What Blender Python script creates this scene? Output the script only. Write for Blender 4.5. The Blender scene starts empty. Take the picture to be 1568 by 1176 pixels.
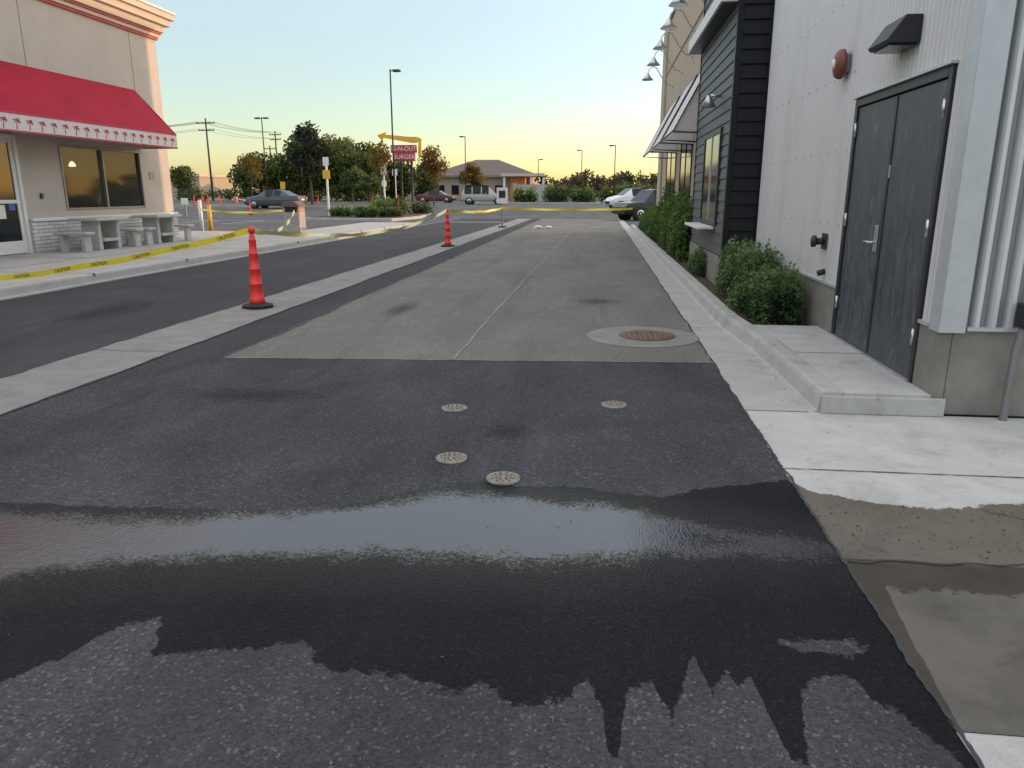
import bpy, math, numpy as np, random
from mathutils import Vector, Matrix
random.seed(3); R=np.random.RandomState(7)
S=bpy.context.scene; COL=S.collection
def lin(c): return tuple(c)+(1,) if len(c)==3 else c
# ---------------------------------------------------------------- materials
class N:
    def __init__(s,name):
        s.m=bpy.data.materials.new(name); s.m.use_nodes=True; s.t=s.m.node_tree; s.t.nodes.clear()
        s.out=s.n('OutputMaterial'); s.p=s.n('BsdfPrincipled'); s.l(s.p.outputs[0],s.out.inputs[0])
        s.co=s.n('TexCoord').outputs['Object']
    def n(s,k,**a):
        x=s.t.nodes.new('ShaderNode'+k)
        for q,v in a.items(): setattr(x,q,v)
        return x
    def l(s,a,b): s.t.links.new(a,b)
    def put(s,sock,v):
        if hasattr(v,'is_linked'): s.l(v,sock)
        else: sock.default_value=v
    def noise(s,scale,detail=4,rough=.6,co=None,dist=0):
        x=s.n('TexNoise'); x.inputs['Scale'].default_value=scale; x.inputs['Detail'].default_value=min(detail,5)
        x.inputs['Roughness'].default_value=rough; x.inputs['Distortion'].default_value=dist
        s.l(co or s.co,x.inputs['Vector']); return x.outputs[0]
    def stretch(s,sc,rot=(0,0,0)):
        x=s.n('Mapping'); x.inputs['Scale'].default_value=sc; x.inputs['Rotation'].default_value=rot; s.l(s.co,x.inputs[0]); return x.outputs[0]
    def math(s,op,a,b=0.,c=0.,clamp=False):
        x=s.n('Math',operation=op,use_clamp=clamp); s.put(x.inputs[0],a); s.put(x.inputs[1],b); s.put(x.inputs[2],c); return x.outputs[0]
    def rng(s,v,a,b,c=0.,d=1.):
        x=s.n('MapRange'); s.put(x.inputs[0],v)
        for i,q in enumerate((a,b,c,d)): s.put(x.inputs[i+1],q)
        return x.outputs[0]
    def mix(s,f,a,b,mode='MIX'):
        x=s.n('Mix',data_type='RGBA',blend_type=mode); s.put(x.inputs[0],f)
        s.put(x.inputs[6],lin(a) if isinstance(a,tuple) else a); s.put(x.inputs[7],lin(b) if isinstance(b,tuple) else b); return x.outputs[2]
    def attr(s,n): return s.n('Attribute',attribute_name=n).outputs['Fac']
    def bump(s,h,st=.5,d=.01,prev=None):
        x=s.n('Bump'); s.put(x.inputs['Strength'],st); s.put(x.inputs['Distance'],d); s.l(h,x.inputs['Height'])
        if prev: s.l(prev,x.inputs['Normal'])
        return x.outputs[0]
    def base(s,c): s.put(s.p.inputs['Base Color'],lin(c) if isinstance(c,tuple) else c); return s
    def rough(s,r): s.put(s.p.inputs['Roughness'],r); return s
    def nrm(s,b): s.l(b,s.p.inputs['Normal']); return s
def M(name,c,rough=.6,metal=0,var=.12,vs=4,bs=0,bst=.3,bd=.004,spec=.5,dirt=None):
    s=N(name); f=s.noise(vs,4,.65)
    lo=tuple(x*(1-var) for x in c); hi=tuple(min(1,x*(1+var)) for x in c)
    col=s.mix(s.rng(f,.3,.7),lo,hi)
    if dirt:
        col=s.mix(s.math('MULTIPLY',s.rng(s.noise(dirt[1],6,.7),.5,.75),dirt[2]),col,dirt[0])
    s.base(col); s.rough(rough); s.p.inputs['Metallic'].default_value=metal; s.p.inputs['Specular IOR Level'].default_value=spec
    if bs: s.nrm(s.bump(s.noise(bs,4,.7),bst,bd))
    return s.m
def EM(name,c,st):
    s=N(name); s.base(c); s.put(s.p.inputs['Emission Color'],lin(c)); s.p.inputs['Emission Strength'].default_value=st; return s.m
def water_common(s,dry,wetmul,dryrough,bumph,bst,bd):
    wn=s.math('ADD',s.math('MULTIPLY',s.math('SUBTRACT',s.noise(11,5,.7),.5),.15),s.math('MULTIPLY',s.math('SUBTRACT',s.noise(60,3,.6),.5),.035))
    w=s.rng(s.math('ADD',s.attr('sd'),wn),-.003,.006)
    pn=s.math('ADD',s.math('MULTIPLY',s.math('SUBTRACT',s.noise(5,4,.7),.5),.30),s.math('MULTIPLY',s.math('SUBTRACT',s.noise(48,3,.7),.5),.36))
    p=s.rng(s.math('ADD',s.attr('pd'),pn),-.05,.06)
    near=s.rng(s.attr('pd'),-.40,0.,0.,1.)
    s.base(s.mix(w,dry,s.mix(1.,dry,wetmul,'MULTIPLY')))
    rw=s.rng(near,0.,1.,.52,.24)
    rr=s.math('ADD',s.math('MULTIPLY',rw,s.math('SUBTRACT',1.,p)),s.math('MULTIPLY',p,.065))
    s.rough(s.math('ADD',s.math('MULTIPLY',dryrough,s.math('SUBTRACT',1.,w)),s.math('MULTIPLY',rr,w)))
    sp=s.math('ADD',.10,s.math('MULTIPLY',near,.10)); s.put(s.p.inputs['Specular IOR Level'],s.math('ADD',sp,s.math('MULTIPLY',s.math('MULTIPLY',p,w),1.1)))
    k=s.math('MULTIPLY',s.math('SUBTRACT',1.,s.math('MULTIPLY',p,.88)),s.math('SUBTRACT',1.,s.math('MULTIPLY',w,.1)))
    b=s.bump(bumph,s.math('MULTIPLY',k,bst),bd)
    rip=s.bump(s.noise(22,2,.5),s.math('MULTIPLY',p,.10),.01,b)
    s.nrm(rip)
def asphalt(name,c,speck=.9,wet=False,blotch=.3,light=(.2,.2,.2),cont=.5,sc=105):
    s=N(name)
    fine=s.noise(190,2,.8)
    v=s.n('TexVoronoi'); v.inputs['Scale'].default_value=sc; s.l(s.co,v.inputs[0])
    lo=tuple(x*(1-cont) for x in c); hi=tuple(x*(1+cont*1.2) for x in c)
    sep=s.n('SeparateColor'); s.l(v.outputs['Color'],sep.inputs[0])
    g=s.math('ADD',s.math('MULTIPLY',sep.outputs[0],.5),s.math('MULTIPLY',s.rng(fine,.3,.7),.5))
    col=s.mix(g,lo,hi)
    col=s.mix(s.math('MULTIPLY',s.rng(sep.outputs[1],.92,.96),speck*.6),col,light)
    big=s.noise(.9,5,.62,s.stretch((1,.55,1)),.6)
    col=s.mix(1.,col,s.mix(s.rng(big,.35,.68),tuple([1-blotch]*3),tuple([1+blotch]*3)),'MULTIPLY')
    sm=s.noise(2.6,5,.7,s.stretch((1.,.35,1.)),1.2)
    col=s.mix(s.math('MULTIPLY',s.rng(sm,.54,.72),.25),col,tuple(x*2.2 for x in c))
    ty=s.noise(1.1,4,.6,s.stretch((1.6,.12,1.)),.3)
    col=s.mix(s.math('MULTIPLY',s.rng(ty,.54,.70),.40),col,tuple(x*.5 for x in c))
    h=s.math('ADD',s.math('MULTIPLY',v.outputs['Distance'],1.),s.math('MULTIPLY',fine,.6))
    if wet: water_common(s,col,(.17,.17,.185),.9,h,1.,.007)
    else:
        s.base(col); s.rough(.9); s.nrm(s.bump(h,.7,.005)); s.p.inputs['Specular IOR Level'].default_value=.25
    return s.m
def concrete(name,c,wet=False,spots=True,bl=.14,wmul=(.30,.27,.235)):
    s=N(name)
    f=s.noise(120,3,.7); g=s.noise(3.2,5,.68); col=s.mix(s.rng(f,.3,.7),tuple(x*.86 for x in c),tuple(x*1.1 for x in c))
    col=s.mix(1.,col,s.mix(s.rng(g,.32,.68),tuple([1-bl]*3),(1.05,1.05,1.04)),'MULTIPLY')
    if spots:
        v=s.n('TexVoronoi'); v.inputs['Scale'].default_value=6.5; s.l(s.co,v.inputs[0])
        sp=s.math('MULTIPLY',s.rng(v.outputs['Distance'],.10,.05),s.rng(v.outputs['Color'],.6,.75))
        col=s.mix(s.math('MULTIPLY',sp,.6),col,(.10,.09,.08))
        st=s.noise(1.3,5,.72,None,.8); col=s.mix(s.math('MULTIPLY',s.rng(st,.52,.72),.5),col,(.17,.15,.13))
        st=s.noise(9,5,.75,None,.8); col=s.mix(s.math('MULTIPLY',s.rng(st,.58,.72),.3),col,(.15,.13,.11))
    if wet: water_common(s,col,wmul,.85,s.noise(90,4,.7),.35,.003)
    else: s.base(col); s.rough(.85); s.nrm(s.bump(s.noise(90,4,.7),.3,.003))
    return s.m
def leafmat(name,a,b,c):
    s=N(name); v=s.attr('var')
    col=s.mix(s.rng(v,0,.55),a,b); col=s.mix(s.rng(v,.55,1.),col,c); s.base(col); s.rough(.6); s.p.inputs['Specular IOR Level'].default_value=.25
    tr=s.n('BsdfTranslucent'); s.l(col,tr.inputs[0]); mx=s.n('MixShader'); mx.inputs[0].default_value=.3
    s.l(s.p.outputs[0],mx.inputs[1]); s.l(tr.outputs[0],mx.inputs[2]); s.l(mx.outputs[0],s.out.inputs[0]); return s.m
def glassmat(name,tint=(.03,.04,.04),a=.55):
    s=N(name); s.base(tint); s.rough(.04); s.p.inputs['Specular IOR Level'].default_value=.4
    tr=s.n('BsdfTransparent'); mx=s.n('MixShader'); mx.inputs[0].default_value=a
    s.l(tr.outputs[0],mx.inputs[1]); s.l(s.p.outputs[0],mx.inputs[2]); s.l(mx.outputs[0],s.out.inputs[0]); return s.m

m_asph=asphalt('new_asphalt',(.070,.071,.076),.8,True,.24,(.24,.24,.25),.50)
m_asph2=asphalt('new_asphalt_lane',(.050,.051,.056),.5,False,.18,(.17,.17,.17),.4)
m_old=asphalt('old_asphalt',(.165,.157,.142),.8,False,.13,(.38,.36,.33),.42)
m_lot=asphalt('lot_asphalt',(.10,.10,.10),.4,False,.25,(.2,.2,.2))
m_conc=concrete('pale_concrete',(.48,.48,.455))
m_concw=concrete('apron_concrete',(.52,.52,.49),True)
m_concd=concrete('stained_concrete',(.155,.143,.125),True,True,.35,(.5,.46,.42))
m_gut=concrete('gutter_concrete',(.27,.265,.25),False,True,.28)
m_patio=concrete('patio_concrete',(.44,.42,.39))
m_found=concrete('foundation_concrete',(.26,.245,.215),False,True,.28)
m_kerb=concrete('kerb_concrete',(.44,.435,.41))
m_line=M('joint_dark',(.10,.095,.085),.9)
m_edge=M('asphalt_edge',(.05,.05,.052),.9)
m_seal=M('seam_pale',(.24,.225,.20),.9,var=.4,vs=20)
m_soil=M('bark_mulch',(.09,.055,.035),.95,var=.5,vs=30,bs=40,bst=1,bd=.03)
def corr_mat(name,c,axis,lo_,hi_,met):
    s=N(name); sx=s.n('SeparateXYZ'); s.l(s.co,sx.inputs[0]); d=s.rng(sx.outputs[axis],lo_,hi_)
    col=s.mix(s.math('POWER',d,1.6),c,tuple(x*.42 for x in c)); st=s.noise(2.,5,.7,s.stretch((1,1,.25)))  # colour darkens into the rib valleys, standing in for groove shade
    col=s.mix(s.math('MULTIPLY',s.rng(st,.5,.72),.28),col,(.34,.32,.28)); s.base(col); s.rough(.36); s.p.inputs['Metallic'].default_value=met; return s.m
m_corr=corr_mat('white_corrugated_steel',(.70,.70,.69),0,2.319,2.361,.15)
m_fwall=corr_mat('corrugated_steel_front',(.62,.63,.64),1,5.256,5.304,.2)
m_flash=M('galvanised_flashing',(.50,.52,.55),.4,.35,.08,6)
m_black=M('black_siding',(.010,.011,.014),.5,0,.15,3,spec=.3)
m_sid=M('grey_siding',(.070,.075,.085),.55,0,.12,4,bs=60,bst=.15)
m_stuc=M('beige_stucco',(.44,.36,.27),.9,0,.06,2,bs=120,bst=.4)
m_stuc2=M('warm_grey_stucco',(.50,.455,.41),.9,0,.07,1.3,bs=110,bst=.35)
m_corn=M('cream_cornice',(.58,.50,.42),.8,0,.04,2)
m_redtrim=M('red_trim',(.42,.05,.05),.6)
m_red=M('red_awning_canvas',(.38,.018,.04),.8,0,.10,1.5,bs=200,bst=.15,spec=.2)
m_val=M('white_canvas',(.66,.62,.60),.8,0,.04,3)
m_palm=M('red_print',(.5,.06,.08),.8)
m_white=M('white_paint',(.72,.72,.70),.5,0,.04,4)
m_tab=concrete('white_concrete',(.50,.495,.47),False,False)
m_glass=glassmat('window_glass',(.03,.045,.04),.32)
m_dglass=M('dark_glass',(.02,.025,.03),.08,0,.1,spec=.25)
m_int=M('interior_wall',(.10,.13,.07),.8,0,.4,1.2)
m_lamp=EM('lit_pendant',(1.,.80,.42),3.)
m_dark=M('dark_metal',(.03,.032,.036),.45,.3)
m_steel=M('brushed_steel',(.55,.55,.56),.3,.9)
m_galv=M('galvanised_pole',(.22,.22,.22),.5,.4)
m_wood=M('weathered_wood',(.09,.07,.055),.9)
m_cone=M('orange_plastic',(.86,.045,.035),.45,0,.1,5)
m_cone2=M('orange_plastic_dark',(.66,.03,.025),.5)
m_rub=M('black_rubber',(.018,.018,.018),.75,bs=60)
m_tape=M('yellow_tape',(.82,.66,.03),.4,0,.06,6)
m_tape2=M('pale_yellow_tape',(.80,.72,.34),.4,0,.06,6)
m_txt=M('black_print',(.02,.02,.02),.6)
m_iron=M('rusty_iron',(.17,.11,.08),.7,.4,.4,14,bs=60,bst=.8)
m_lid=M('valve_lid',(.24,.22,.19),.75,.1,.35,40,bs=90,bst=.8)
m_bell=M('bell_red',(.20,.05,.04),.5)
m_yel=M('yellow_sign',(.75,.42,.03),.5)
m_sred=M('red_sign_panel',(.45,.03,.06),.5)
m_blue=M('blue_sticker',(.03,.12,.5),.5)
m_roof=M('brown_roof',(.16,.12,.11),.9,0,.15,1)
m_tan=M('tan_wall',(.42,.34,.25),.9)
m_orange=M('orange_wall',(.60,.24,.09),.9)
m_bark=M('bark',(.08,.06,.045),.95,0,.3,12,bs=30,bst=.8,bd=.02)
m_hill=M('far_ground',(.10,.085,.055),.95,0,.3,.05)
def door_mat():
    s=N('worn_door_paint'); a=s.noise(3.,5,.74,s.stretch((1,2.2,.55)),1.4); b=s.noise(11,5,.7,s.stretch((1,1.2,.5)),.8)
    c=s.mix(s.rng(a,.4,.72),(.036,.045,.060),(.105,.118,.135)); c=s.mix(s.math('MULTIPLY',s.rng(b,.56,.72),.5),c,(.22,.215,.20))
    s.base(c); s.rough(s.rng(a,.3,.7,.38,.65)); s.nrm(s.bump(b,.05,.003)); return s.m
m_door=door_mat()
def stain_mat():
    s=N('oil_stain'); r=s.n('VectorMath',operation='LENGTH'); s.l(s.co,r.inputs[0])
    f=s.rng(s.math('ADD',r.outputs['Value'],s.math('MULTIPLY',s.math('SUBTRACT',s.noise(4,5,.75),.5),1.5)),.75,.05,0.,.42)
    s.base((.022,.021,.022)); s.rough(.7); s.p.inputs['Specular IOR Level'].default_value=.2; tr=s.n('BsdfTransparent'); mx=s.n('MixShader'); s.l(f,mx.inputs[0]); s.l(tr.outputs[0],mx.inputs[1]); s.l(s.p.outputs[0],mx.inputs[2]); s.l(mx.outputs[0],s.out.inputs[0]); return s.m
m_stain=stain_mat()
def ledge_mat():
    s=N('white_ledgestone')
    cx=s.n('SeparateXYZ'); s.l(s.co,cx.inputs[0]); cb=s.n('CombineXYZ'); s.l(cx.outputs[1],cb.inputs[0]); s.l(cx.outputs[2],cb.inputs[1])
    b=s.n('TexBrick'); s.l(cb.outputs[0],b.inputs[0]); b.inputs['Scale'].default_value=1; b.inputs['Brick Width'].default_value=.34; b.inputs['Row Height'].default_value=.085; b.inputs['Mortar Size'].default_value=.006
    b.inputs[1].default_value=(.56,.54,.52,1); b.inputs[2].default_value=(.74,.73,.72,1); b.inputs[3].default_value=(.25,.24,.22,1)
    s.base(b.outputs[0]); s.rough(.9); s.nrm(s.bump(s.math('SUBTRACT',s.noise(30,4,.6),b.outputs[1]),.6,.02)); return s.m
m_ledge=ledge_mat()
# ---------------------------------------------------------------- geometry helpers
def E(name,loc=(0,0,0)):
    e=bpy.data.objects.new(name,None); e.location=loc; e.empty_display_size=.3; COL.objects.link(e); return e
def par(o,e):
    if e: o.parent=e; o.matrix_parent_inverse=Matrix.Translation(-Vector(e.location))
    return o
def mesh(name,v,f,mat=None,par_=None,smooth=False,mats=None,mi=None):
    me=bpy.data.meshes.new(name); me.from_pydata([tuple(q) for q in v],[],[tuple(q) for q in f]); me.update()
    o=bpy.data.objects.new(name,me); COL.objects.link(o)
    for q in (mats or ([mat] if mat else [])): me.materials.append(q)
    if mi is not None: me.polygons.foreach_set('material_index',mi)
    if smooth: me.polygons.foreach_set('use_smooth',[True]*len(me.polygons))
    par(o,par_); return o
def bevel(o,w,seg=2):
    b=o.modifiers.new('b','BEVEL'); b.width=w; b.segments=seg; b.limit_method='ANGLE'; b.angle_limit=math.radians(40); return o
BF=[(0,3,2,1),(4,5,6,7),(0,1,5,4),(1,2,6,5),(2,3,7,6),(3,0,4,7)]
def box(name,x0,x1,y0,y1,z0,z1,mat,p=None,bv=0):
    v=[(x0,y0,z0),(x1,y0,z0),(x1,y1,z0),(x0,y1,z0),(x0,y0,z1),(x1,y0,z1),(x1,y1,z1),(x0,y1,z1)]
    o=mesh(name,v,BF,mat,p)
    if bv: bevel(o,bv)
    return o
def quad(name,pts,mat,p=None): return mesh(name,pts,[tuple(range(len(pts)))],mat,p)
def sheet(name,x0,x1,y0,y1,z,mat,p=None): return quad(name,[(x0,y0,z),(x1,y0,z),(x1,y1,z),(x0,y1,z)],mat,p)
def prism(name,pts,axis,a0,a1,mat,p=None,bv=0):
    n=len(pts)
    def mk(q,a): return (a,q[0],q[1]) if axis=='x' else ((q[0],a,q[1]) if axis=='y' else (q[0],q[1],a))
    v=[mk(q,a0) for q in pts]+[mk(q,a1) for q in pts]
    f=[tuple(range(n))[::-1],tuple(range(n,2*n))]+[(i,(i+1)%n,n+(i+1)%n,n+i) for i in range(n)]
    o=mesh(name,v,f,mat,p)
    import bmesh
    b=bmesh.new(); b.from_mesh(o.data); bmesh.ops.recalc_face_normals(b,faces=b.faces); b.to_mesh(o.data); b.free()
    if bv: bevel(o,bv)
    return o
def lathe(name,prof,loc,mat,p=None,seg=24,axis=(0,0,1),smooth=True,mats=None,band=None):
    q=Vector((0,0,1)).rotation_difference(Vector(axis)); v=[];f=[];mi=[]
    for r,z in prof:
        for i in range(seg):
            a=2*math.pi*i/seg; v.append(Vector(loc)+q@Vector((r*math.cos(a),r*math.sin(a),z)))
    for j in range(len(prof)-1):
        for i in range(seg):
            f.append((j*seg+i,j*seg+(i+1)%seg,(j+1)*seg+(i+1)%seg,(j+1)*seg+i)); mi.append(band[j] if band else 0)
    f.append(tuple(range(seg))[::-1]); f.append(tuple((len(prof)-1)*seg+i for i in range(seg))); mi+= [0,0]
    return mesh(name,v,f,mat,p,smooth,mats,mi if band else None)
def cyl(name,a,b,r,mat,p=None,r2=None,seg=12):
    a=Vector(a);b=Vector(b);d=b-a; return lathe(name,[(r,0),(r2 if r2 is not None else r,d.length)],a,mat,p,seg,d.normalized())
def tube(name,pts,r,mat,p=None,r2=None):
    c=bpy.data.curves.new(name,'CURVE'); c.dimensions='3D'; c.bevel_depth=r; c.bevel_resolution=2; s=c.splines.new('POLY'); s.points.add(len(pts)-1)
    for i,q in enumerate(pts):
        s.points[i].co=(*q,1)
        if r2 is not None: s.points[i].radius=1+(r2/r-1)*i/(len(pts)-1)
    c.materials.append(mat); o=bpy.data.objects.new(name,c); COL.objects.link(o); par(o,p); return o
def text(name,body,size,mat,M4,p=None,ext=.001):
    c=bpy.data.curves.new(name,'FONT'); c.body=body; c.size=size; c.extrude=ext; c.align_x='CENTER'; c.align_y='CENTER'; c.materials.append(mat)
    o=bpy.data.objects.new(name,c); COL.objects.link(o)
    if p: o.parent=p; o.matrix_parent_inverse=Matrix.Translation(-Vector(p.location))
    o.matrix_basis=M4; return o
def leafmesh(name,C,size,var,mat,p=None,seed=0,up=.0):
    r=np.random.RandomState(seed); n=len(C)
    u=r.normal(size=(n,3)); u/=np.linalg.norm(u,axis=1)[:,None]; w=r.normal(size=(n,3)); w[:,2]+=up; v=np.cross(u,w); v/=np.linalg.norm(v,axis=1)[:,None]
    s=(size*(.6+.8*r.rand(n)))[:,None]
    V=np.stack([C-u*s,C+v*s*.55,C+u*s,C-v*s*.55],1).reshape(-1,3)
    me=bpy.data.meshes.new(name); me.vertices.add(4*n); me.vertices.foreach_set('co',V.ravel())
    me.loops.add(4*n); me.loops.foreach_set('vertex_index',np.arange(4*n)); me.polygons.add(n); me.polygons.foreach_set('loop_start',np.arange(n)*4)
    me.update(calc_edges=True); a=me.attributes.new('var','FLOAT','FACE'); a.data.foreach_set('value',np.clip(var,0,1).astype(np.float32))
    me.materials.append(mat); o=bpy.data.objects.new(name,me); COL.objects.link(o); par(o,p); return o
def zg(y):
    t=min(1,max(0,(y-46)/16)); return .4*t*t*(3-2*t)
# ---------------------------------------------------------------- ground
ys=[-60,-20,0,20,40,46,50,54,58,62,80,120,200,400,900]
def strip(name,x0,x1,ys,dz,mat,nx=2):
    v=[];f=[]
    xs=np.linspace(x0,x1,nx)
    for y in ys:
        for x in xs: v.append((x,y,zg(y)+dz))
    for j in range(len(ys)-1):
        for i in range(nx-1): f.append((j*nx+i,j*nx+i+1,(j+1)*nx+i+1,(j+1)*nx+i))
    return mesh(name,v,f,mat)
strip('ground',-700,700,ys,-.05,m_hill)
strip('parking_lot',-80,60,[y for y in ys if y<130],-.012,m_lot)
XU=[-9,-2.94,-2.13,-1.6,-1.24,-1.0,-.72,-.55,-.37,-.1,.18,.35,.6,1.04,1.15,1.42,1.7,2.15,3.2]
YU=[2.9,3.12,3.15,3.18,3.27,3.45,3.63,3.68,3.63,3.66,3.60,3.56,3.72,3.89,3.72,3.62,3.58,3.71,3.75]
XL_=[-4.2,-2.4,-1.844,-1.74,-1.70,-1.636,-1.554,-1.443,-1.311,-1.068,-.973,-.843,-.689,-.53,-.395,-.315,-.222,-.093,.004,.05,.066,.092,.125,.209,.253,.351,.387,.447,.477,.522,.546,.56,.605,.66,.75,.854,.865,.953,1.026,1.06,1.15,3.2]
YL_=[1.4,1.55,1.83,1.96,2.10,2.186,2.235,2.017,2.048,2.12,2.147,2.016,2.014,1.982,1.937,2.007,1.912,1.932,2.064,1.944,1.72,1.72,2.013,2.068,1.882,2.242,2.043,2.186,2.054,2.14,1.916,1.745,1.754,2.075,2.166,2.178,2.068,1.963,1.8,1.75,2.75,2.82]
PUX=[-4.2,-2.82,-2.09,-1.23,-.7,-.35,.17,.41,.55,.75,.95,1.1]; PUY=[2.9,2.99,3.0,3.24,3.50,3.46,3.41,3.29,3.2,3.17,3.12,3.05]
PLX=[-4.2,-2.6,-2.03,-1.4,-.85,-.15,.38,.5,.71,.94,1.1]; PLY=[2.1,2.35,2.60,2.74,2.82,2.83,2.96,3.0,2.98,3.02,3.1]
def fields(X,Y):
    yu=np.interp(X,XU,YU); yl=np.interp(X,XL_,YL_)
    sd=np.minimum(yu-Y,(Y-yl)*.6)
    isl=np.sqrt(((X-.834)/.13)**2+((Y-2.33)/.045)**2)-1
    sd=np.minimum(sd,isl*.05)
    pd=np.minimum(np.interp(X,PUX,PUY)-Y,Y-np.interp(X,PLX,PLY))
    pd=np.minimum(pd,(1.1-X)*.6)
    return sd,pd
def fine(name,x0,x1,y0,y1,st,mat):
    xs=np.linspace(x0,x1,int((x1-x0)/st)+1); yy=np.linspace(y0,y1,int((y1-y0)/st)+1); nx=len(xs); ny=len(yy)
    X,Y=np.meshgrid(xs,yy); V=np.stack([X,Y,0*X],-1).reshape(-1,3)
    i=np.arange(nx-1)[None,:]+np.arange(ny-1)[:,None]*nx; F=np.stack([i,i+1,i+nx+1,i+nx],-1).reshape(-1)
    me=bpy.data.meshes.new(name); me.vertices.add(len(V)); me.vertices.foreach_set('co',V.ravel()); n=len(F)//4
    me.loops.add(4*n); me.loops.foreach_set('vertex_index',F); me.polygons.add(n); me.polygons.foreach_set('loop_start',np.arange(n)*4); me.update(calc_edges=True)
    sd,pd=fields(X,Y)
    for k,a in (('sd',sd),('pd',pd)):
        at=me.attributes.new(k,'FLOAT','POINT'); at.data.foreach_set('value',a.ravel().astype(np.float32))
    me.materials.append(mat); o=bpy.data.objects.new(name,me); COL.objects.link(o); return o
def drysheet(name,pts,mat,par_=None):
    o=quad(name,pts,mat,par_)
    for k in ('sd','pd'):
        at=o.data.attributes.new(k,'FLOAT','POINT'); at.data.foreach_set('value',[-5.]*len(pts))
    return o
road=E('asphalt_road')
par(fine('wet_patch',-4.1,1.06,1.2,4.4,.012,m_asph),road)
drysheet('far_patch',[(-4.1,4.4,0),(1.06,4.4,0),(1.06,6.76,0),(-3.5,6.45,0),(-4.1,6.45,0)],m_asph,road)
drysheet('near_patch',[(-4.1,-12,0),(1.06,-12,0),(1.06,1.2,0),(-4.1,1.2,0)],m_asph,road)
sheet('left_margin',-4.1,-3.5,6.45,46,0,m_asph2,road)
quad('old_surface',[(-3.5,6.45,0),(1.06,6.76,0),(1.06,46,0),(-3.5,46,0)],m_old,road)
sheet('left_lane',-8.56,-4.95,-12,46,0,m_asph2,road)
def wob(name,x0,y0,x1,y1,w,mat,z=.004,n=60,amp=.012,p=None):
    a=Vector((x0,y0,0));b=Vector((x1,y1,0));d=(b-a).normalized();nn=Vector((-d.y,d.x,0));v=[];f=[];o_=0
    for i in range(n+1):
        o_=o_*.8+random.uniform(-amp,amp); c=a.lerp(b,i/n)+nn*o_; ww=w*random.uniform(.4,1.3)
        v+= [c-nn*ww/2+Vector((0,0,z)),c+nn*ww/2+Vector((0,0,z))]
    for i in range(n): f.append((2*i,2*i+1,2*i+3,2*i+2))
    return mesh(name,v,f,mat,p)
wob('centre_seam',-1.33,6.6,-1.17,33,.032,m_seal,p=road,n=120)
wob('cross_seam',-3.5,6.45,1.05,6.76,.022,m_seal,p=road,amp=.008,n=160)
wob('crack_line',-3.5,11.8,-1.3,11.6,.012,m_line,p=road)
wob('crack_line',-3.5,34,1.05,34.2,.35,m_seal,p=road,amp=.02)
wob('crack_line',-1.3,20,1.05,20.3,.03,m_line,p=road)
wob('edge_right',1.062,-2,1.062,5.2,.018,m_edge,p=road,amp=.004,n=300,z=.0045)
wob('edge_right',1.062,5.2,1.062,33,.022,m_edge,p=road,amp=.006,n=300,z=.0045)
wob('edge_left',-4.1,1,-4.1,33,.035,m_edge,p=road,amp=.010,n=300,z=.0065)
wob('edge_left',-4.95,1,-4.95,33,.04,m_edge,p=road,amp=.012,n=300,z=.0065)
wob('edge_old',-3.5,6.45,-3.5,33,.05,m_edge,p=road,amp=.02,n=200,z=.0035)
def stain(x,y,rx,ry,z=.0062,rot=0):
    v=[(math.cos(a)*1.1,math.sin(a)*1.1,0) for a in np.linspace(0,2*math.pi,25)[:-1]]
    o=quad('oil_stain',v,m_stain); o.location=(x,y,z); o.scale=(rx,ry,1); o.rotation_euler=(0,0,rot); return o
stain(-.55,4.55,.28,.26); stain(.0,10.6,.55,.42); stain(-6.4,9,.6,1.6); stain(-2.6,5.2,.9,.35); stain(-2.6,9.6,.3,1.0); stain(1.7,2.4,.5,.22,.007,.4)
vg=E('valley_gutter')
v=[];f=[]
gy=np.linspace(-12,46,30)
for y in gy:
    for x,z in ((-4.95,0),(-4.55,-.012),(-4.5,-.012),(-4.1,0)): v.append((x,y,z+.002))
for j in range(29):
    for i in range(3): f.append((j*4+i,j*4+i+1,j*4+5+i,j*4+4+i))
mesh('pan',v,f,m_gut,vg)
for y in np.arange(-2.5,46,3.05): sheet('joint',-4.95,-4.1,y,y+.012,.006,m_line,vg)
def kx(y): return 1.52-max(0,(y-8))*.005
gut=E('gutter_pan')
quad('pan',[(1.06,5.23,.0),(1.56,5.23,.0),(kx(9),9,.0),(kx(46),46,0),(1.06,46,0)],m_kerb,gut)
for y in (5.22,8.6,11.6,14.7,17.7,20.8,24): sheet('joint',1.065,1.5,y,y+.01,.004,m_line,gut)
kb=E('kerb')
def kerbrun(name,pts,w,h,mat,p,side=1,r=.035):
    prof=[(-.02,0),(0,.02),(.02,h-r),(.02+r*.4,h-r*.25),(.02+r,h),(w,h),(w,-.0)]
    v=[];f=[];n=len(prof)
    for (x,y) in pts:
        for a,z in prof: v.append((x+side*a,y,z))
    for j in range(len(pts)-1):
        for i in range(n-1): f.append((j*n+i,j*n+i+1,(j+1)*n+i+1,(j+1)*n+i))
    f.append(tuple(range(n))); f.append(tuple((len(pts)-1)*n+i for i in range(n))[::-1])
    return mesh(name,v,f,mat,p)
kp=[(1.56,5.23),(1.555,6),(1.54,7),(1.515,7.6),(1.46,8.15),(1.43,8.6),(1.42,9.2)]+[(1.42-(y-9.2)*.003,y) for y in np.arange(10.2,36,2.)]
kerbrun('kerb_stone',kp,.17,.15,m_kerb,kb)
st=E('concrete_stoop')
prism('slab',[(1.735,5.23),(2.31,5.23),(2.31,8.02),(1.60,8.02),(1.62,7.8),(1.70,7.4),(1.725,7)],'z',0,.147,m_conc,st)
box('front_nose',1.58,2.40,5.20,5.228,0,.13,m_kerb,st,.01)
sheet('joint',1.735,2.31,6.6,6.612,.152,m_line,st)
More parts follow.
